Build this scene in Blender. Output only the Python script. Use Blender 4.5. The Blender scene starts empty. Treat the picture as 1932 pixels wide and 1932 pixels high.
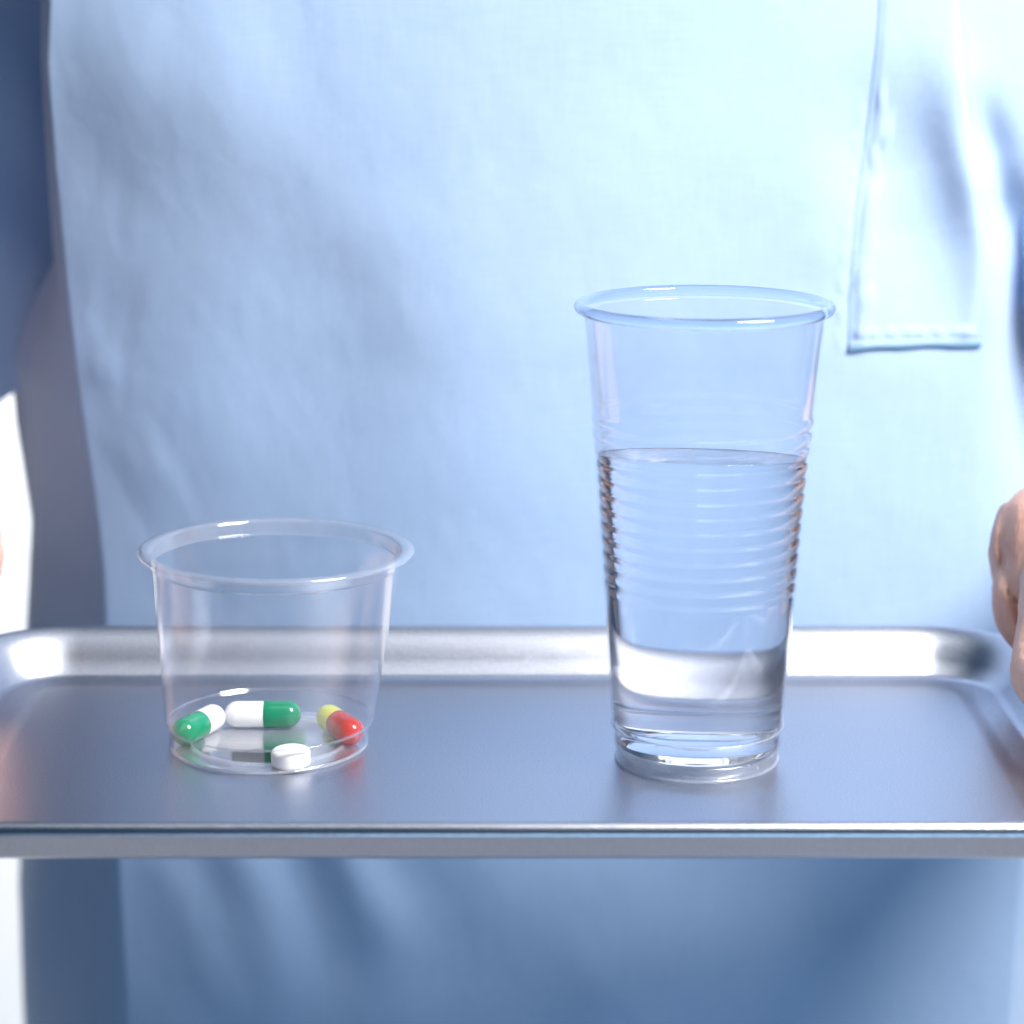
import bpy, bmesh, math, random
from mathutils import Vector, Matrix
import numpy as np
random.seed(4); np.random.seed(4)
R = math.radians
sc = bpy.context.scene
COL = sc.collection

# ------------------------------------------------------------------ camera
PITCH, FPX, H = R(12.8), 4600.0, 0.2443
cam_d = bpy.data.cameras.new('camera'); cam = bpy.data.objects.new('camera', cam_d); COL.objects.link(cam)
cam.location = (0, 0, H); cam.rotation_euler = (R(90)-PITCH, 0, 0)
cam_d.sensor_width = 36; cam_d.lens = 36*FPX/1932.0
cam_d.clip_start = 0.02; cam_d.clip_end = 50
cam_d.dof.use_dof = True; cam_d.dof.focus_distance = 0.758; cam_d.dof.aperture_fstop = 8.0
sc.camera = cam

# ------------------------------------------------------------------ world / lamps / exposure
w = bpy.data.worlds.new('World'); sc.world = w; w.use_nodes = True
bg = w.node_tree.nodes['Background']
bg.inputs[0].default_value = (0.05, 0.42, 0.92, 1); bg.inputs[1].default_value = 0.11

def area(name, loc, target, sx, sy, power, col=(1, 1, 1)):
    l = bpy.data.lights.new(name, 'AREA'); l.shape = 'ELLIPSE' if name.startswith('key') else 'RECTANGLE'; l.size = sx; l.size_y = sy
    l.energy = power; l.color = col
    o = bpy.data.objects.new(name, l); COL.objects.link(o); o.location = loc
    d = Vector(target)-Vector(loc); o.rotation_euler = d.to_track_quat('-Z', 'Y').to_euler()
    return o
area('overhead_softbox', (0.03, 0.50, 1.00), (0.03, 0.80, 0.0), 0.86, 0.50, 1.7, (0.97, 0.98, 1.0))
area('key_softbox', (0.60, 0.33, 0.86), (0.12, 0.90, 0.12), 0.50, 0.50, 31.5, (1.0, 0.96, 0.92))
area('backdrop_lamp', (-0.9, 1.7, 0.7), (-0.75, 3.0, -0.35), 0.7, 0.7, 36.0)
area('backdrop_lamp', (0.9, 1.7, 0.7), (0.75, 3.0, -0.35), 0.7, 0.7, 36.0)
area('added_front_fill', (0.40, -0.15, -1.40), (0.05, 0.95, -0.10), 1.4, 1.1, 13.0, (0.46, 0.74, 1.0))  # added low blue fill to brighten the cloth under the tray, no known lamp
sc.view_settings.view_transform = 'Standard'; sc.view_settings.look = 'None'
sc.view_settings.exposure = 0.0; sc.view_settings.gamma = 1.0
cy = sc.cycles
cy.max_bounces = 20; cy.transparent_max_bounces = 40; cy.transmission_bounces = 18; cy.glossy_bounces = 8
cy.caustics_refractive = True; cy.caustics_reflective = True; cy.blur_glossy = 2.0
cy.sample_clamp_indirect = 2.5; cy.use_denoising = True

# ------------------------------------------------------------------ helpers
def mat(name, base, rough=0.5, metal=0.0, **kw):
    m = bpy.data.materials.new(name); m.use_nodes = True
    b = m.node_tree.nodes['Principled BSDF']
    b.inputs['Base Color'].default_value = (*base, 1); b.inputs['Roughness'].default_value = rough
    b.inputs['Metallic'].default_value = metal
    for k, v in kw.items(): b.inputs[k.replace('_', ' ')].default_value = v
    return m
def N(m, t): return m.node_tree.nodes.new(t)
def L(m, a, b): m.node_tree.links.new(a, b)
def noise(m, scale, detail=4, rough=0.6, vec=None):
    n = N(m, 'ShaderNodeTexNoise'); n.inputs['Scale'].default_value = scale
    n.inputs['Detail'].default_value = detail; n.inputs['Roughness'].default_value = rough
    if vec is None:
        c = N(m, 'ShaderNodeTexCoord'); vec = c.outputs['Object']
    L(m, vec, n.inputs['Vector']); return n
def bump(m, height, strength, dist, normal=None):
    b = N(m, 'ShaderNodeBump'); b.inputs['Strength'].default_value = strength; b.inputs['Distance'].default_value = dist
    L(m, height, b.inputs['Height'])
    if normal is not None: L(m, normal, b.inputs['Normal'])
    return b
def ramp(m, fac, stops):
    r = N(m, 'ShaderNodeValToRGB'); L(m, fac, r.inputs[0])
    e = r.color_ramp.elements
    while len(e) < len(stops): e.new(0.5)
    for i, (p, c) in enumerate(stops): e[i].position = p; e[i].color = (*c, 1)
    return r
def link(name, me, m=None, parent=None, smooth=True):
    o = bpy.data.objects.new(name, me); COL.objects.link(o)
    if m is not None: me.materials.append(m)
    if smooth:
        me.polygons.foreach_set('use_smooth', [True]*len(me.polygons)); me.update()
    if parent is not None: o.parent = parent
    return o
def empty(name, loc, label, cat, group=None):
    o = bpy.data.objects.new(name, None); COL.objects.link(o); o.location = loc; o.empty_display_size = 0.01
    tag(o, label, cat, group); return o
def tag(o, label, cat, group=None):
    o['label'] = label; o['category'] = cat
    if group: o['group'] = group
def mesh(name, v, f):
    me = bpy.data.meshes.new(name); me.from_pydata([tuple(p) for p in v], [], f); me.update()
    return me
def recalc(me):
    bm = bmesh.new(); bm.from_mesh(me); bmesh.ops.recalc_face_normals(bm, faces=bm.faces); bm.to_mesh(me); bm.free()
def lathe(name, prof, seg=128, closed=False, warp=None):
    """prof: (r, z) list; r==0 endpoints become poles"""
    v, f, rows = [], [], []
    for r, z in prof:
        if r < 1e-7:
            rows.append([len(v)]*seg); v.append((0, 0, z))
        else:
            row = []
            for k in range(seg):
                a = 2*math.pi*k/seg; row.append(len(v)); v.append((r*math.cos(a), r*math.sin(a), z))
            rows.append(row)
    pairs = list(zip(rows[:-1], rows[1:]))
    if closed: pairs.append((rows[-1], rows[0]))
    for A, B in pairs:
        for k in range(seg):
            q = (A[k], A[(k+1) % seg], B[(k+1) % seg], B[k])
            q = tuple(dict.fromkeys(q))
            if len(q) >= 3: f.append(q)
    if warp: v = [warp(*p) for p in v]
    me = mesh(name, v, f); recalc(me); return me

# ------------------------------------------------------------------ materials
def clear_plastic(name, tint, f0=0.04, rough=0.03, scratch=0.0, gain=1.0, milk=0.0, milk_var=0.0, milk_col=(0.9, 0.93, 1.0)):
    """thin clear plastic: straight-through transmission plus a Fresnel reflection on each skin"""
    m = bpy.data.materials.new(name); m.use_nodes = True; nt = m.node_tree
    for n in list(nt.nodes):
        if n.type != 'OUTPUT_MATERIAL': nt.nodes.remove(n)
    out = [n for n in nt.nodes if n.type == 'OUTPUT_MATERIAL'][0]
    g = N(m, 'ShaderNodeNewGeometry'); d = N(m, 'ShaderNodeVectorMath'); d.operation = 'DOT_PRODUCT'
    L(m, g.outputs['Normal'], d.inputs[0]); L(m, g.outputs['Incoming'], d.inputs[1])
    def M(op, a, b=None):
        x = N(m, 'ShaderNodeMath'); x.operation = op
        for i, s in enumerate((a, b)):
            if s is None: continue
            if isinstance(s, (int, float)): x.inputs[i].default_value = s
            else: L(m, s, x.inputs[i])
        return x.outputs[0]
    c = M('ABSOLUTE', d.outputs['Value']); p = M('POWER', M('SUBTRACT', 1.0, c), 5.0)
    F = M('MINIMUM', M('MULTIPLY', M('ADD', M('MULTIPLY', p, 1-f0), f0), gain), 1.0)
    tr = N(m, 'ShaderNodeBsdfTransparent'); tr.inputs[0].default_value = (*tint, 1)
    gl = N(m, 'ShaderNodeBsdfGlossy'); gl.inputs['Roughness'].default_value = rough
    gl.inputs['Color'].default_value = (1, 1, 1, 1)
    if scratch:
        tc = N(m, 'ShaderNodeTexCoord'); mp = N(m, 'ShaderNodeMapping'); L(m, tc.outputs['Object'], mp.inputs[0])
        mp.inputs['Rotation'].default_value = (0.3, 0.5, 0.2); mp.inputs['Scale'].default_value = (1, 1, 5)
        n = noise(m, 160, 6, 0.7, mp.outputs[0])
        b = bump(m, n.outputs['Fac'], scratch, 0.0006); L(m, b.outputs[0], gl.inputs['Normal'])
    mx = N(m, 'ShaderNodeMixShader'); L(m, F, mx.inputs[0]); L(m, gl.outputs[0], mx.inputs[2])
    if milk or milk_var:          # haze of fine scuffs in the plastic; also paints brightness into base, foot, ring
        df = N(m, 'ShaderNodeBsdfDiffuse'); df.inputs[0].default_value = (*milk_col, 1)
        tl = N(m, 'ShaderNodeBsdfTranslucent'); tl.inputs[0].default_value = (*milk_col, 1)
        m1 = N(m, 'ShaderNodeMixShader'); L(m, df.outputs[0], m1.inputs[1]); L(m, tl.outputs[0], m1.inputs[2])
        tc = N(m, 'ShaderNodeTexCoord'); mp = N(m, 'ShaderNodeMapping'); L(m, tc.outputs['Object'], mp.inputs[0])
        mp.inputs['Rotation'].default_value = (0.6, 0.4, 0.9); mp.inputs['Scale'].default_value = (1.0, 4.0, 1.0)
        n = noise(m, 220, 7, 0.75, mp.outputs[0])
        k = M('POWER', n.outputs['Fac'], 4.0)
        fac = M('ADD', M('MULTIPLY', k, milk_var*8), milk)
        m2 = N(m, 'ShaderNodeMixShader'); L(m, fac, m2.inputs[0]); L(m, tr.outputs[0], m2.inputs[1]); L(m, m1.outputs[0], m2.inputs[2])
        L(m, m2.outputs[0], mx.inputs[1])
    else: L(m, tr.outputs[0], mx.inputs[1])
    L(m, mx.outputs[0], out.inputs['Surface'])
    return m
M_cup = clear_plastic('clear plastic', (0.985, 0.985, 0.99), f0=0.045, rough=0.07, scratch=0.08, gain=1.0, milk=0.0, milk_var=0.010)
M_base = clear_plastic('clear plastic base', (0.98, 0.98, 0.99), f0=0.06, rough=0.035, scratch=0.30, gain=2.6, milk=0.02, milk_var=0.30)  # blotchy milk gives the frosting and paints in the floor's bright sparkle
M_rimc = clear_plastic('clear plastic rim', (0.96, 0.965, 0.98), f0=0.06, rough=0.08, gain=1.3, milk=0.07, milk_var=0.05)
M_tall = clear_plastic('blue tinted plastic', (0.972, 0.980, 0.997), f0=0.036, rough=0.06, milk=0.010, milk_var=0.008)
M_ring = clear_plastic('moulded ring plastic', (0.93, 0.95, 0.99), f0=0.07, rough=0.12, gain=1.3, milk=0.22, milk_col=(0.92, 0.95, 1.0))
M_rimb = mat('blue plastic rim', (0.78, 0.87, 1.0), 0.06, 0, Transmission_Weight=1.0, IOR=1.42)
M_foot = clear_plastic('blue plastic foot', (0.93, 0.96, 1.0), f0=0.08, rough=0.08, scratch=0.3, gain=1.6, milk=0.14, milk_var=0.15, milk_col=(0.86, 0.92, 1.0))  # milk stands in for caustic light gathering in the foot
M_water = mat('water', (0.985, 0.993, 1.0), 0.0, 0, Transmission_Weight=1.0, IOR=1.333)

M_steel = mat('satin steel', (0.47, 0.505, 0.58), 0.30, 1.0)
n1 = noise(M_steel, 1500, 3, 0.6); n2 = noise(M_steel, 9, 3, 0.5)
b1 = bump(M_steel, n1.outputs['Fac'], 0.28, 0.0004)
L(M_steel, b1.outputs[0], M_steel.node_tree.nodes['Principled BSDF'].inputs['Normal'])
rg = ramp(M_steel, n1.outputs['Fac'], [(0.3, (0.46, 0.485, 0.56)), (0.7, (0.59, 0.615, 0.69))])
L(M_steel, rg.outputs[0], M_steel.node_tree.nodes['Principled BSDF'].inputs['Base Color'])
r1 = ramp(M_steel, n2.outputs['Fac'], [(0.3, (0.27,)*3), (0.7, (0.33,)*3)])
L(M_steel, r1.outputs[0], M_steel.node_tree.nodes['Principled BSDF'].inputs['Roughness'])

def fabric(name, c0, c1):
    m = mat(name, c0, 0.85, 0, Sheen_Weight=0.4, Sheen_Roughness=0.5, Specular_IOR_Level=0.25)
    b = m.node_tree.nodes['Principled BSDF']
    tc = N(m, 'ShaderNodeTexCoord')
    mpa = N(m, 'ShaderNodeMapping'); mpa.inputs['Scale'].default_value = (1500, 1500, 60); L(m, tc.outputs['Object'], mpa.inputs[0])
    mpb = N(m, 'ShaderNodeMapping'); mpb.inputs['Scale'].default_value = (60, 1500, 1500); L(m, tc.outputs['Object'], mpb.inputs[0])
    na = noise(m, 1, 2, 0.5, mpa.outputs[0]); nb = noise(m, 1, 2, 0.5, mpb.outputs[0])
    ad = N(m, 'ShaderNodeMath'); ad.operation = 'ADD'; L(m, na.outputs['Fac'], ad.inputs[0]); L(m, nb.outputs['Fac'], ad.inputs[1])
    mu = N(m, 'ShaderNodeMath'); mu.operation = 'MULTIPLY'; L(m, ad.outputs[0], mu.inputs[0]); mu.inputs[1].default_value = 0.5
    rr = ramp(m, mu.outputs[0], [(0.3, c0), (0.7, c1)]); L(m, rr.outputs[0], b.inputs['Base Color'])
    bb = bump(m, mu.outputs[0], 0.25, 0.0004)
    nl = noise(m, 45, 3, 0.5); bl = bump(m, nl.outputs['Fac'], 0.10, 0.004, bb.outputs[0])
    L(m, bl.outputs[0], b.inputs['Normal'])
    return m
M_fab = fabric('light blue cotton', (0.348, 0.492, 0.738), (0.398, 0.547, 0.783))
M_thread = mat('teal thread', (0.12, 0.26, 0.40), 0.9)
M_skin = mat('skin', (0.55, 0.33, 0.25), 0.5, 0, Subsurface_Weight=0.15, Subsurface_Scale=0.004, Specular_IOR_Level=0.4)
M_skin.node_tree.nodes['Principled BSDF'].inputs['Subsurface Radius'].default_value = (1, 0.4, 0.2)
ns = noise(M_skin, 60, 4, 0.6); rs = ramp(M_skin, ns.outputs['Fac'], [(0.3, (0.68, 0.37, 0.29)), (0.7, (0.82, 0.54, 0.45))])
L(M_skin, rs.outputs[0], M_skin.node_tree.nodes['Principled BSDF'].inputs['Base Color'])
tcs = N(M_skin, 'ShaderNodeTexCoord'); mps = N(M_skin, 'ShaderNodeMapping'); L(M_skin, tcs.outputs['Object'], mps.inputs[0])
mps.inputs['Scale'].default_value = (1.0, 1.0, 0.3)
ns2 = noise(M_skin, 480, 4, 0.65, mps.outputs[0]); vs = N(M_skin, 'ShaderNodeTexVoronoi'); vs.inputs['Scale'].default_value = 900
L(M_skin, mps.outputs[0], vs.inputs['Vector'])
bs = bump(M_skin, ns2.outputs['Fac'], 0.55, 0.0014); bs2 = bump(M_skin, vs.outputs['Distance'], 0.25, 0.0004, bs.outputs[0])
L(M_skin, bs2.outputs[0], M_skin.node_tree.nodes['Principled BSDF'].inputs['Normal'])
M_back = mat('white backdrop', (0.85, 0.86, 0.87), 0.9)

def gel(name, c): return mat(name, c, 0.16, 0, Coat_Weight=0.4, Coat_Roughness=0.06)
M_green = gel('green gelatin', (0.0, 0.27, 0.125)); M_white = gel('white gelatin', (0.82, 0.83, 0.84))
M_red = gel('red gelatin', (0.60, 0.035, 0.012)); M_yellow = gel('yellow gelatin', (0.66, 0.68, 0.08))
M_tab = mat('chalky white', (0.86, 0.86, 0.87), 0.75)
nt_ = noise(M_tab, 900, 3, 0.6); bt = bump(M_tab, nt_.outputs['Fac'], 0.15, 0.0003); L(M_tab, bt.outputs[0], M_tab.node_tree.nodes['Principled BSDF'].inputs['Normal'])

# ------------------------------------------------------------------ studio: white paper backdrop and grey floor
pr = [(2.5, -1.54), (2.8, -1.54)] + [(2.8+0.2*math.sin(a), -1.34-0.2*math.cos(a)) for a in np.linspace(0.1, math.pi/2, 10)] + [(3.0, 1.5)]
v = [(x, y, z) for y, z in pr for x in (-1.6, 1.6)]
f = [(2*i, 2*i+1, 2*i+3, 2*i+2) for i in range(len(pr)-1)]
bk = link('backdrop', mesh('backdrop', v, f), M_back); bk['kind'] = 'structure'
fl = link('floor', mesh('floor', [(-3, -3, -1.55), (3, -3, -1.55), (3, 4, -1.55), (-3, 4, -1.55)], [(0, 1, 2, 3)]), mat('grey studio floor', (0.40, 0.40, 0.43), 0.7)); fl['kind'] = 'structure'

# ------------------------------------------------------------------ tray
TC = (-0.004, 0.7312); THX, THY, TR = 0.170, 0.0862, 0.022
def rrect(d, z, n=20):
    hx, hy, r = THX+d, THY+d, max(TR+d, 0.004); pts = []
    for cx, cy, a0 in ((hx-r, hy-r, 0), (-hx+r, hy-r, 90), (-hx+r, -hy+r, 180), (hx-r, -hy+r, 270)):
        for k in range(n+1):
            a = R(a0+90*k/n); pts.append((cx+r*math.cos(a), cy+r*math.sin(a), z))
    return pts
prof = [(-0.022, 0.0)]
prof += [(-0.0155+0.0075*t, -0.0010*(3*t*t-2*t**3)) for t in np.linspace(0, 1, 9)]        # pressed edge of the floor panel
prof += [(-0.0055, -0.0010)]
fr = 0.0045                                                                             # fillet floor -> wall
prof += [(-0.0020+fr*math.sin(a), -0.0010+fr*(1-math.cos(a))) for a in np.linspace(0, R(50), 9)]
prof += [(0.0033, 0.0025), (0.0050, 0.0050), (0.0066, 0.0075), (0.0083, 0.0097), (0.0100, 0.0117), (0.0120, 0.0132)]
br = 0.0024                                                                             # rolled rim
prof += [(0.0141-br*math.cos(a), 0.0118+br*math.sin(a)) for a in np.linspace(R(62), R(285), 22)]
prof += [(0.0125, 0.0090), (0.0110, 0.0080), (0.0045, 0.0006), (0.0012, -0.0014), (-0.0030, -0.0022), (-0.02, -0.0022)]
rings = [rrect(d, z) for d, z in prof]; nr = len(rings[0])
v = [p for r_ in rings for p in r_]
f = [(i*nr+k, i*nr+(k+1) % nr, (i+1)*nr+(k+1) % nr, (i+1)*nr+k) for i in range(len(rings)-1) for k in range(nr)]
f.append(tuple(range(nr))); f.append(tuple(range((len(rings)-1)*nr, len(rings)*nr)))
me = mesh('tray', v, f); recalc(me)
tray = link('tray', me, M_steel); tray.location = (TC[0], TC[1], 0)
tag(tray, 'rectangular satin steel tray with rounded corners carrying both plastic cups', 'tray')

# ------------------------------------------------------------------ pill cup
PC = Vector((-0.0774, 0.742, 0.0))
def pwarp(x, y, z): return (x+0.058*z, y, z-0.012*x*(z/0.065))
pill_cup = empty('medicine_cup', PC, 'short wide clear plastic cup holding capsules and a tablet', 'cup')
T = 0.00055
outer = [(0.0313, 0.0006), (0.0317, 0.0016), (0.0318, 0.0070), (0.0321, 0.0079), (0.0331, 0.0086), (0.0334, 0.0096),
         (0.0352, 0.028), (0.0372, 0.045), (0.0389, 0.0592)]
outer = [(r+0.00001, z) for r, z in outer]; outer.insert(-1, (0.03874, 0.0587)); outer.insert(-1, (0.03886, 0.0590)); inner = [(r-T, z+0.0001) for r, z in outer]
link('wall', lathe('wall', outer+inner[::-1], 160, True, pwarp), M_cup, pill_cup)
rimp = [(0.0389, 0.0592), (0.0393, 0.0598), (0.0395, 0.0632), (0.0399, 0.0637), (0.0424, 0.0637), (0.0428, 0.0632), (0.0431, 0.0632),
        (0.0432, 0.0637), (0.0427, 0.0643), (0.0399, 0.0644), (0.0391, 0.0640), (0.0389, 0.0630), (0.0387, 0.0602), (0.03835, 0.0594)]
link('rim', lathe('rim', rimp, 160, True, pwarp), M_rimc, pill_cup)
basep = [(0, 0.0002), (0.0240, 0.0002), (0.0248, 0.0008), (0.0252, 0.0003), (0.0300, 0.0001), (0.0311, 0.0005),
         (0.0311, 0.0012), (0.0300, 0.0009), (0.0254, 0.0010), (0.0250, 0.0015), (0.0242, 0.0015), (0.0236, 0.0009), (0, 0.0009)]
link('base', lathe('base', basep, 128, False), M_base, pill_cup)

def torus(name, Rr, z, r, m, parent, warp=None, sq=1.0):
    return link(name, lathe(name, [(Rr+r*math.cos(a), z+r*sq*math.sin(a)) for a in np.linspace(0, 2*math.pi, 11)[:-1]], 128, True, warp), m, parent)
torus('ledge', 0.03265, 0.0083, 0.00035, M_rimc, pill_cup, pwarp)
torus('foot_ring', 0.0312, 0.0006, 0.00045, M_ring, pill_cup)
torus('base_ring', 0.0247, 0.0011, 0.0008, M_ring, pill_cup)

# ------------------------------------------------------------------ capsules and tablet
CR, CL = 0.0043, 0.0249
def half(name, r, length, m, parent, flip):
    pts = [(0, length)] + [(r*math.sin(a), length-r+r*math.cos(a)) for a in np.linspace(0.12, math.pi/2, 14)]
    pts += [(r, (length-r)*0.72), (r*0.985, (length-r)*0.66), (r, (length-r)*0.60)] if r > CR else []
    pts += [(r, 0.00025), (r-0.00012, 0.0), (0, 0.0)]
    me = lathe(name, pts, 48)
    me.transform(Matrix.Rotation(R(-90 if flip else 90), 4, 'Y'))
    return link(name, me, m, parent)
def capsule(x, y, ang, m_cap, m_body, lc, lb, label, off, roll=0):
    e = empty('capsule', (x, y, 0.0010+CR), label, 'capsule', 'capsules in the short cup')
    a = half('cap_half', CR+0.00012, CL*(0.5-off), m_cap, e, False); a['label'] = lc
    b = half('body_half', CR-0.00002, CL*(0.5+off), m_body, e, True); b['label'] = lb
    for o in (a, b): o.location = (CL*off, 0, 0)
    e.rotation_euler = (0, 0, ang); return e
# +X of a capsule points along its cap
capsule(-0.0808, 0.7562, R(0), M_green, M_white, 'green half', 'white half', 'green and white capsule lying sideways at the back of the short cup', 0.02)
capsule(-0.1002, 0.7452, math.atan2(-0.90, -0.42), M_green, M_white, 'green half', 'white half', 'green and white capsule pointing its green end towards the viewer', -0.03)
capsule(-0.0550, 0.7452, math.atan2(-0.88, 0.47), M_red, M_yellow, 'red half', 'yellow half', 'red and yellow capsule leaning on the short cup wall', -0.06)
tp = [(0, 0.0)] + [(0.0050+0.0011*math.sin(a), 0.0011-0.0011*math.cos(a)) for a in np.linspace(0, math.pi/2, 7)]
tp += [(0.0061, 0.0022), (0.0061, 0.0036)] + [(0.0043+0.0018*math.cos(a), 0.0037+0.0015*math.sin(a)) for a in np.linspace(0.15, math.pi/2-0.12, 9)] + [(0.0030, 0.00545), (0.0015, 0.0056), (0, 0.00565)]
tab = link('tablet', lathe('tablet', tp, 72), M_tab); tab.location = (-0.0683, 0.7180, 0.0011)
tab.rotation_euler = (R(2), R(-1), 0)
tag(tab, 'round thick white tablet lying at the front of the short cup', 'tablet')

# ------------------------------------------------------------------ tall cup
DC = Vector((0.0578, 0.7277, 0.0))
tall = empty('drinking_cup', DC, 'tall ribbed bluish clear plastic cup two thirds filled with water', 'cup')
def rib_r(z):
    """outer radius of the tall cup wall"""
    r = np.interp(z, [0, 0.0046, 0.0058, 0.0123, 0.0554, 0.110, 0.1400], [0.0253, 0.0256, 0.0263, 0.0267, 0.0297, 0.0336, 0.0362])
    z0, z1, n = 0.0545, 0.1105, 12
    if z0 < z < z1:
        k = (z-z0)/(z1-z0)*n; r += (0.00038+0.00022*(z > 0.1))*abs(math.sin(math.pi*k))-0.00016
    if 0.0108 < z < 0.0128: r += 0.00028*math.sin(math.pi*(z-0.0108)/0.002)
    return r
zs = sorted(set([0.0004, 0.0016, 0.0032, 0.0046, 0.0052, 0.0058, 0.0070, 0.0085] + list(np.linspace(0.0108, 0.0128, 7)) +
     [0.02, 0.03, 0.04, 0.05] + list(np.linspace(0.0545, 0.1105, 121)) + [0.115, 0.12, 0.13, 0.137, 0.1394, 0.1397, 0.1400]))
outer = [(rib_r(z), z) for z in zs]; inner = [(r-0.0006, z) for r, z in outer]
link('wall', lathe('wall', outer+inner[::-1], 160, True), M_tall, tall)
rr_, rc, rz = 0.0017, 0.0375, 0.1422
roll = [(0.0355, 0.1401), (0.0362, 0.1401)] + [(rc-rr_*math.cos(a)*1.0, rz+rr_*math.sin(a)) for a in np.linspace(R(-5), R(235), 22)]
roll2 = [(rc-(rr_-0.0006)*math.cos(a), rz+(rr_-0.0006)*math.sin(a)) for a in np.linspace(R(235), R(10), 14)]
rimfull = [(rc-rr_*math.cos(a), rz+rr_*math.sin(a)) for a in np.linspace(0, 2*math.pi, 26)[:-1]]
link('rim', lathe('rim', rimfull, 160, True), M_rimb, tall)
basep = [(0, 0.0026), (0.0225, 0.0024), (0.0240, 0.0014), (0.0246, 0.0003), (0.0252, 0.0003), (0.0252, 0.0040), (0.0249, 0.0048), (0, 0.0048)]
link('base', lathe('base', basep, 128), M_foot, tall)

torus('ring', 0.02672, 0.0118, 0.0003, M_ring, tall); torus('ring', 0.0252, 0.0006, 0.0006, M_ring, tall)  # whitened ring laid on the moulded ridge, standing for its highlight

# ------------------------------------------------------------------ water in the tall cup
WL, TX, TY = 0.0962, -0.022, -0.125        # level and the slope of the swaying surface
NA = 160
def water_top(r, an): return WL+r*(TX*math.cos(an)+TY*math.sin(an))
rows = [[(0.0240*math.cos(2*math.pi*k/NA), 0.0240*math.sin(2*math.pi*k/NA), 0.0051) for k in range(NA)]]
for t in np.linspace(0, 1, 150):
    row = []
    for k in range(NA):
        an = 2*math.pi*k/NA; zt = water_top(0.032, an)-0.0003; z = 0.0058+(zt-0.0058)*t; r = rib_r(z)-0.0008
        row.append((r*math.cos(an), r*math.sin(an), z))
    rows.append(row)
for dr, dz in ((0.0001, 0.00035), (0.0005, 0.00015), (0.0012, 0.0), (0.004, 0.0)):
    row = []
    for k in range(NA):
        an = 2*math.pi*k/NA; r = rib_r(water_top(0.032, an))-0.0008-dr
        row.append((r*math.cos(an), r*math.sin(an), water_top(r, an)+dz))
    rows.append(row)
v = [p for r_ in rows for p in r_]
f = [(j*NA+k, j*NA+(k+1) % NA, (j+1)*NA+(k+1) % NA, (j+1)*NA+k) for j in range(len(rows)-1) for k in range(NA)]
f.append(tuple(range(NA))); f.append(tuple(range((len(rows)-1)*NA, len(rows)*NA)))
me = mesh('water', v, f); recalc(me)
wat = link('water', me, M_water); wat.location = DC
tag(wat, 'clear still water filling the tall ribbed cup two thirds full', 'water')

# ------------------------------------------------------------------ person
person = empty('person', (0.005, 0.98, -0.40), 'person in light blue scrubs holding the steel tray at both ends', 'person')
def wl(o, parent):   # parent keeping world position
    o.parent = parent; o.matrix_parent_inverse = Matrix.Translation(-Vector(parent.matrix_basis.translation)); return o

# ---- body: one continuous surface (torso, arms, hands)
bm = bmesh.new()
def ball(c, r, sub=3, s=(1, 1, 1)):
    res = bmesh.ops.create_icosphere(bm, subdivisions=sub, radius=1.0)
    for vv in res['verts']: vv.co = Vector((vv.co.x*r*s[0]+c[0], vv.co.y*r*s[1]+c[1], vv.co.z*r*s[2]+c[2]))
def limb(pts):
    """tapered capsule chain: (x, y, z, r) joints"""
    for a, b in zip(pts[:-1], pts[1:]):
        A, B = Vector(a[:3]), Vector(b[:3]); n = 14; ln = (B-A).length
        q = (B-A).to_track_quat('Z', 'Y').to_matrix().to_4x4()
        res = bmesh.ops.create_cone(bm, cap_ends=True, segments=24, radius1=a[3], radius2=b[3], depth=ln,
                                    matrix=Matrix.Translation((A+B)/2) @ q)
    for p in pts: ball(p[:3], p[3])
def arm(mx, dy):
    X = lambda p: (mx(p[0]), p[1]+dy*min(1.0, max(0.0, (p[1]-0.95)/0.09)))+tuple(p[2:])
    C = lambda *ps: limb([X(p) for p in ps])
    C((0.17, 1.05, 0.36, 0.062), (0.225, 1.05, 0.30, 0.055), (0.262, 1.04, 0.02, 0.042))                 # upper arm
    C((0.262, 1.04, 0.02, 0.042), (0.262, 0.965, 0.03, 0.040), (0.242, 0.875, 0.045, 0.027), (0.232, 0.848, 0.042, 0.026))
    C((0.232, 0.848, 0.042, 0.026), (0.214, 0.815, 0.012, 0.022), (0.207, 0.785, -0.008, 0.015))          # palm edge
    C((0.236, 0.845, 0.03, 0.022), (0.226, 0.80, 0.0, 0.018), (0.222, 0.77, -0.010, 0.013))
    ball(X((0.1925, 0.812, 0.0455)), 0.0290, s=(1.0, 0.9, 0.98)); ball(X((0.1865, 0.803, 0.0310)), 0.0232)                                            # ball of the thumb
    C((0.225, 0.838, 0.045, 0.024), (0.1900, 0.812, 0.047, 0.025))
    C((0.2020, 0.800, 0.062, 0.017), (0.1810, 0.772, 0.050, 0.0132), (0.1700, 0.742, 0.0235, 0.0124), (0.1715, 0.708, 0.0185, 0.0106))  # thumb
    for i, (kx, ky, l) in enumerate(((0.196, 0.775, 1.0), (0.208, 0.772, 1.05), (0.219, 0.775, 0.97), (0.230, 0.782, 0.8))):
        C((kx+0.006, ky+0.02, -0.008, 0.0112), (kx, ky, -0.0125, 0.0102), (kx-0.018*l, ky-0.030*l, -0.0128, 0.0088),
          (kx-0.026*l, ky-0.050*l, -0.0118, 0.0078), (kx-0.030*l, ky-0.064*l, -0.0108, 0.0068))
arm(lambda x: x, -0.075); arm(lambda x: -x-0.0110-0.75*max(0.0, x-0.236), 0.045)
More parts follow.
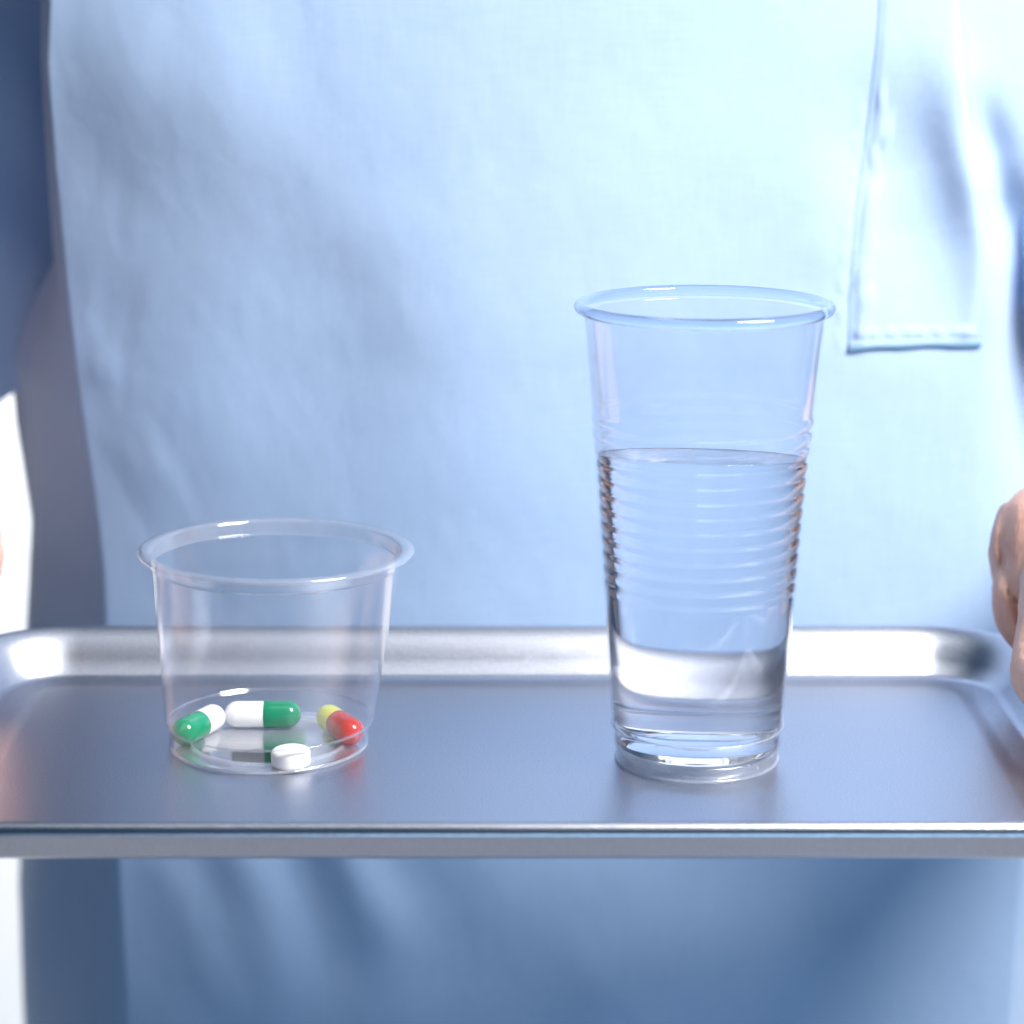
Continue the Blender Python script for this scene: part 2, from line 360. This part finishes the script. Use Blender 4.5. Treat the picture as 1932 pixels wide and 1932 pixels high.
for c, r, s in (((0.005, 1.03, 0.25), 0.15, (1.05, 0.62, 1.1)), ((0.005, 1.035, 0.02), 0.14, (1.0, 0.55, 1.3)), ((0.005, 1.04, -0.22), 0.14, (1.0, 0.5, 1.1))):
    ball(c, r, 4, s)
limb([(0.005, 1.04, 0.36, 0.07), (0.005, 1.03, 0.48, 0.055)])
me = bpy.data.meshes.new('body_raw'); bm.to_mesh(me); bm.free()
tmp = bpy.data.objects.new('body_raw', me); COL.objects.link(tmp)
md = tmp.modifiers.new('r', 'REMESH'); md.mode = 'VOXEL'; md.voxel_size = 0.0018; md.use_smooth_shade = True
ms = tmp.modifiers.new('s', 'SMOOTH'); ms.iterations = 9; ms.factor = 0.5
dg = bpy.context.evaluated_depsgraph_get(); dg.update()
me2 = bpy.data.meshes.new_from_object(tmp.evaluated_get(dg)); me2.name = 'body'
bpy.data.objects.remove(tmp)
nv = len(me2.vertices); co = np.empty(nv*3, np.float32); me2.vertices.foreach_get('co', co); co = co.reshape(-1, 3).astype(float)
def crease(pts, width, depth, flip):
    x = (-co[:, 0]-0.0110 if flip else co[:, 0]); z = co[:, 2]; best = np.full(nv, 9.0)
    for (ax, az), (bx, bz) in zip(pts[:-1], pts[1:]):
        t = np.clip(((x-ax)*(bx-ax)+(z-az)*(bz-az))/((bx-ax)**2+(bz-az)**2), 0, 1)
        best = np.minimum(best, np.hypot(x-ax-t*(bx-ax), z-az-t*(bz-az)))
    k = np.exp(-(best/width)**2)*((co[:, 1] < 0.815) & (co[:, 1] > 0.76))
    co[:, 1] += depth*k
for flip in (False, True):
    crease([(0.1685, 0.062), (0.1660, 0.050), (0.1675, 0.040), (0.172, 0.026)], 0.0015, 0.0055, flip)
    crease([(0.163, 0.052), (0.1640, 0.044), (0.168, 0.034)], 0.0008, 0.0026, flip)
    crease([(0.1625, 0.042), (0.166, 0.036), (0.171, 0.032)], 0.0008, 0.0024, flip)
    crease([(0.1645, 0.033), (0.167, 0.034), (0.170, 0.028)], 0.0007, 0.0018, flip)
me2.vertices.foreach_set('co', co.astype(np.float32).ravel()); me2.update()
wl(link('body', me2, M_skin), person)

# ---- scrub top: loft of rounded sections with modelled folds
def seg_field(PX, PZ, pts, width, amp, sharp=0.0):
    """soft ridge along a polyline (in centimetres on the cloth)"""
    best = np.full(PX.shape, 1e9); side = np.zeros(PX.shape); tt = np.zeros(PX.shape); n = len(pts)-1
    for i in range(n):
        ax, az = pts[i]; bx, bz = pts[i+1]; dx, dz = bx-ax, bz-az; l2 = dx*dx+dz*dz
        t = np.clip(((PX-ax)*dx+(PZ-az)*dz)/l2, 0, 1); d = np.hypot(PX-ax-t*dx, PZ-az-t*dz)
        mk = d < best; best = np.where(mk, d, best); tt = np.where(mk, (i+t)/n, tt)
    taper = np.clip(np.minimum(tt, 1-tt)*2.6, 0, 1); taper = taper*taper*(3-2*taper)
    return amp*np.exp(-(best/width)**2)*taper
def P(px, py):       # photo position -> (x, z) on the cloth in metres (front plane about y = 0.91)
    u = (px-966)/FPX; vv = (966-py)/FPX
    dz = -math.sin(PITCH)+math.cos(PITCH)*vv; dy = math.cos(PITCH)+math.sin(PITCH)*vv
    t = 0.912/dy; return (u*t, H+dz*t)
folds = [  # polyline (photo px), width m, amp m (+ towards the viewer)
    ([(1770, 0), (1810, 200), (1872, 470), (1895, 640), (1915, 960)], 0.0105, 0.0065),
    ([(1830, 130), (1885, 340), (1925, 520)], 0.008, -0.0080),
    ([(1900, 300), (1935, 520), (1950, 720), (1965, 1100)], 0.013, -0.015),
    ([(1640, 60), (1700, 300), (1730, 450), (1740, 720)], 0.024, -0.0070), ([(1560, 250), (1575, 420), (1560, 560)], 0.014, 0.0012),
    ([(90, 120), (330, 160), (600, 120)], 0.03, 0.004),
    ([(480, 300), (560, 620), (620, 1000)], 0.03, -0.0022), ([(200, 720), (330, 830), (420, 1000)], 0.028, 0.0012),
    ([(800, 300), (900, 700), (960, 1100)], 0.05, 0.0040), ([(640, 420), (700, 800)], 0.02, -0.0014),
    ([(1120, 100), (1180, 500), (1190, 900)], 0.05, 0.003), ([(1350, 200), (1370, 600), (1420, 1000)], 0.03, -0.0012),
    ([(240, 1620), (330, 1800), (420, 2060)], 0.012, 0.0010), ([(300, 1560), (420, 1790), (520, 2060)], 0.014, -0.0011),
    ([(400, 1500), (470, 1760), (520, 2060)], 0.018, 0.0024), ([(520, 1500), (580, 1750), (640, 2060)], 0.020, -0.0030),
    ([(560, 1480), (660, 1680), (800, 1900)], 0.013, 0.0030), ([(680, 1500), (800, 1780), (980, 2000)], 0.026, -0.0032),
    ([(1050, 1990), (1150, 1880), (1420, 1800), (1700, 1780)], 0.022, 0.0035), ([(1100, 1650), (1500, 1700), (1900, 1660)], 0.03, -0.003),
    ([(100, 360), (260, 400)], 0.016, -0.0008), ([(130, 600), (260, 640)], 0.016, -0.0008),
    ([(120, 715), (215, 735)], 0.008, 0.0008), ([(190, 950), (320, 880)], 0.018, 0.0008),
]
for i in range(9):                                       # puckers along the pocket stitching
    y = 200+i*52+random.uniform(-10, 10); x = np.interp(y, [0, 230, 400, 560, 655], [1660, 1640, 1615, 1602, 1600])
    folds.append(([(x+8, y), (x+30+random.uniform(0, 25), y+random.uniform(-8, 12))], 0.0058, random.uniform(0.0007, 0.0014)))
    folds.append(([(x-8, y+24), (x-30, y+28)], 0.0035, random.uniform(0.0004, 0.0009)))
for i in range(8):
    x = 1620+i*30+random.uniform(-6, 6); folds.append(([(x, 640), (x+random.uniform(-6, 6), 612)], 0.0026, random.uniform(0.0005, 0.0012)))
CRUMPLE = []
for i in range(46):
    wl_ = random.uniform(0.007, 0.05); th = random.gauss(0, 0.55); k_ = 2*math.pi/wl_
    CRUMPLE.append((k_*math.cos(th), k_*math.sin(th), random.uniform(0, 6.28), 0.00075*wl_*random.uniform(0.3, 1.0)))
FW = [([P(*q) for q in pts], w_, a_) for pts, w_, a_ in folds]
def sstep(x, a, b):
    t = np.clip((x-a)/(b-a), 0, 1); return t*t*(3-2*t)
def slump(x, z):     # the shirt falls back below the wearer's right chest
    edge = -0.045+0.10*(0.20-z)*0.35
    u = (edge+0.010-x)/0.022
    return 0.20*0.022*np.log1p(np.exp(np.clip(u, -30, 30)))*sstep(-z, -0.245, -0.02)
def cloth_y(Xa, Za):
    Xa = np.asarray(Xa, float); Za = np.asarray(Za, float)
    y = 0.905+0.35*(Xa-0.03)**2 + 0.35*np.clip(-0.01-Xa, 0, None)**2 + slump(Xa, Za)
    y = y+0.02*np.clip(Za-0.10, 0, None)**1.0 + np.clip(-Za-0.02, 0, None)*0.10 + np.clip(Xa-0.205, 0, None)*1.0
    for pts, w_, a_ in FW: y = y-seg_field(Xa, Za, pts, w_, a_)
    for kx, kz, ph, am in CRUMPLE: y = y+am*np.sin(kx*Xa+kz*Za+ph)
    return y
def left_x(z): return np.interp(z, [-0.45, -0.18, -0.09, 0.0, 0.02, 0.07, 0.113, 0.165, 0.205, 0.235, 0.45], [-0.170, -0.1650, -0.1655, -0.1645, -0.1660, -0.1710, -0.1735, -0.1750, -0.1755, -0.1725, -0.168])
def left_out(z): return np.interp(z, [-0.45, -0.18, -0.09, 0.0, 0.045, 0.075, 0.095, 0.12, 0.20, 0.45], [-0.238, -0.2310, -0.2225, -0.2135, -0.2180, -0.2180, -0.209, -0.193, -0.190, -0.188])
NZ, NX = 300, 300
zs_ = np.linspace(-0.42, 0.36, NZ)
Vt = []; ncol = None
for z in zs_:
    x0 = float(left_x(z)); xs = np.linspace(x0, 0.236, NX)
    yf = cloth_y(xs, np.full(NX, z))
    row = []
    xo = float(left_out(z)); yl = yf[0]
    # back (closed), right side, front right->left, left corner, left side
    side = []
    for t in np.linspace(0, 1, 30)[1:]:
        k = t
        sx = x0 + (xo-x0)*(1-(1-k)**1.6) - 0.0015*math.sin(min(1, k*12)*math.pi/2)
        sy = yl + 0.0022*math.sin(min(1, k*14)*math.pi/2) + 0.110*k
        sx += 0.0022*math.sin(k*9+z*40)*k*(1-k)*2
        side.append((sx, sy, z))
    back = [(xo+(0.256-xo)*t, yl+0.11+0.08*math.sin(math.pi*t)**0.6, z) for t in np.linspace(0, 1, 24)[1:-1]]
    right = [(0.236+0.02*math.sin(t*math.pi/2), yf[-1]+(yl+0.11-yf[-1])*t, z) for t in np.linspace(1, 0, 12)[:-1]]
    front = [(xs[i], yf[i], z) for i in range(NX-1, -1, -1)]
    row = right + front + side + back
    ncol = len(row); Vt += row
F_ = [(j*ncol+i, j*ncol+(i+1) % ncol, (j+1)*ncol+(i+1) % ncol, (j+1)*ncol+i) for j in range(NZ-1) for i in range(ncol)]
F_.append(tuple(range((NZ-1)*ncol, NZ*ncol)))
me = mesh('scrub_top', Vt, F_); recalc(me)
scrub = link('scrub_top', me, M_fab); wl(scrub, person)
def sub(o):
    o.parent = scrub; o.matrix_parent_inverse = Matrix.Translation(-Vector(person.matrix_basis.translation)) ; return o
# world offset of scrub: person basis * inverse = identity, so a sub-part stays at world coordinates
def sub(o):
    o.parent = scrub; return o

# ---- chest pocket: a second layer of cloth stitched on the front
NU, NV = 90, 150
pl = lambda py: np.interp(py, [-60, 0, 80, 230, 400, 560, 655], [1661, 1660, 1655, 1640, 1615, 1602, 1600])
prt = lambda py: np.interp(py, [-60, 120, 480, 655], [1815, 1822, 1880, 1852])
vp = []
for layer in (0, 1):
    for j in range(NV):
        py = -60+(655+60)*j/(NV-1)
        for i in range(NU):
            s = i/(NU-1); px = pl(py)+(prt(py)-pl(py))*s
            x, z = P(px, py-5*s*(py > 640))
            e = min(s*(prt(py)-pl(py)), 655-py)/14.0
            off = 0.00035+0.0008*min(1, max(0, e))*(1 if py < 600 else 1)+0.0008*(py > 645)
            if s > 0.86: off -= 0.0028*((s-0.86)/0.14)**2 if layer == 0 else 0
            vp.append((x, -off if layer == 0 else 0.0006, z))
fp = []; vp = np.array(vp); vp[:, 1] += cloth_y(vp[:, 0], vp[:, 2]); vp = vp.tolist()
n_ = NU*NV
for j in range(NV-1):
    for i in range(NU-1):
        a = j*NU+i; fp.append((a, a+1, a+NU+1, a+NU)); fp.append((n_+a, n_+a+NU, n_+a+NU+1, n_+a+1))
def wallf(idx):
    for a, b in zip(idx[:-1], idx[1:]): fp.append((a, b, b+n_, a+n_))
wallf([j*NU for j in range(NV)]); wallf([(NV-1)*NU+i for i in range(NU)]); wallf([j*NU+NU-1 for j in range(NV)]); wallf(list(range(NU)))
me = mesh('pocket', vp, fp); recalc(me); sub(link('pocket', me, M_fab))
def tube(name, pts, r, m, n=8):
    v, f = [], []
    for i, p in enumerate(pts):
        p = Vector(p); t = (Vector(pts[min(i+1, len(pts)-1)])-Vector(pts[max(i-1, 0)])).normalized()
        a = t.cross(Vector((0, 1, 0))).normalized(); b = t.cross(a)
        for k in range(n):
            q = p+(a*math.cos(2*math.pi*k/n)+b*math.sin(2*math.pi*k/n))*(r*(0.8+0.4*random.random() if k == 0 else r/r)); v.append(q)
    for i in range(len(pts)-1):
        for k in range(n): f.append((i*n+k, i*n+(k+1) % n, (i+1)*n+(k+1) % n, (i+1)*n+k))
    me = mesh(name, v, f); recalc(me); return me
pts = []
for x_ in np.linspace(1598, 1850, 60):
    x, z = P(x_, 656-3*math.sin((x_-1598)/252*3.1)-(x_-1598)*0.018+1.2*math.sin(x_*0.06)); pts.append((x, float(cloth_y(x, z))-0.0006, z))
o = sub(link('pocket_seam', tube('pocket_seam', pts, 0.00095, M_thread), M_thread)); o['label'] = 'dark teal stitched seam under the pocket'
M_seam2 = fabric('seam cotton', (0.30, 0.45, 0.68), (0.34, 0.49, 0.72))
pts = []
for y_ in np.linspace(-60, 650, 140):
    x, z = P(float(pl(y_))+1, y_); pts.append((x, float(cloth_y(x, z))+0.00055, z))
o = sub(link('pocket_seam', tube('pocket_seam', pts, 0.0011, M_seam2), M_seam2)); o['label'] = 'pale stitched seam down the pocket side'

# ---- sleeves
def sleeve(mx, dy, dz, dr=0.0):
    pth = [(0.175, 1.05, 0.37, 0.085), (0.222, 1.05, 0.30, 0.074), (0.240, 1.05, 0.22, 0.066), (0.252, 1.045, 0.14, 0.064), (0.256, 1.04, 0.052, 0.064)]
    pth = [(a, b+dy*min(1, i/2), c+dz*(i/4)**2, d) for i, (a, b, c, d) in enumerate(pth)]
    v, f = [], []; nseg, nst = 72, 90; rows = []
    def ring(t, shrink):
        i = min(int(t*(len(pth)-1)), len(pth)-2); k = t*(len(pth)-1)-i
        a, b = pth[i], pth[i+1]; c = [a[q]+(b[q]-a[q])*k for q in range(4)]
        row = []
        for s in range(nseg):
            an = 2*math.pi*s/nseg
            fold = 0.0045*math.sin(3*an+t*9+1)*t + 0.003*math.sin(7*an-t*14)*t + 0.0015*math.sin(11*an+t*30)
            r_ = c[3]+fold-shrink
            hem = 0.20*(math.cos(an))*r_ if t > 0.5 else 0
            row.append((mx(c[0]+(r_+dr*t)*math.cos(an)), c[1]+r_*1.0*math.sin(an), c[2]-0.85*r_*math.cos(an)*t*t))
        return row
    for t in np.linspace(0, 1, nst): rows.append(ring(t, 0))
    for t in np.linspace(1, 0.45, 30): rows.append(ring(t, 0.0012))
    v = [p for r_ in rows for p in r_]
    f = [(j*nseg+k, j*nseg+(k+1) % nseg, (j+1)*nseg+(k+1) % nseg, (j+1)*nseg+k) for j in range(len(rows)-1) for k in range(nseg)]
    me = mesh('sleeve', v, f); recalc(me); sub(link('sleeve', me, M_fab))
sleeve(lambda x: x-0.001, -0.085, 0.012); sleeve(lambda x: -x+0.022-0.022, 0.045, -0.016, 0.022)
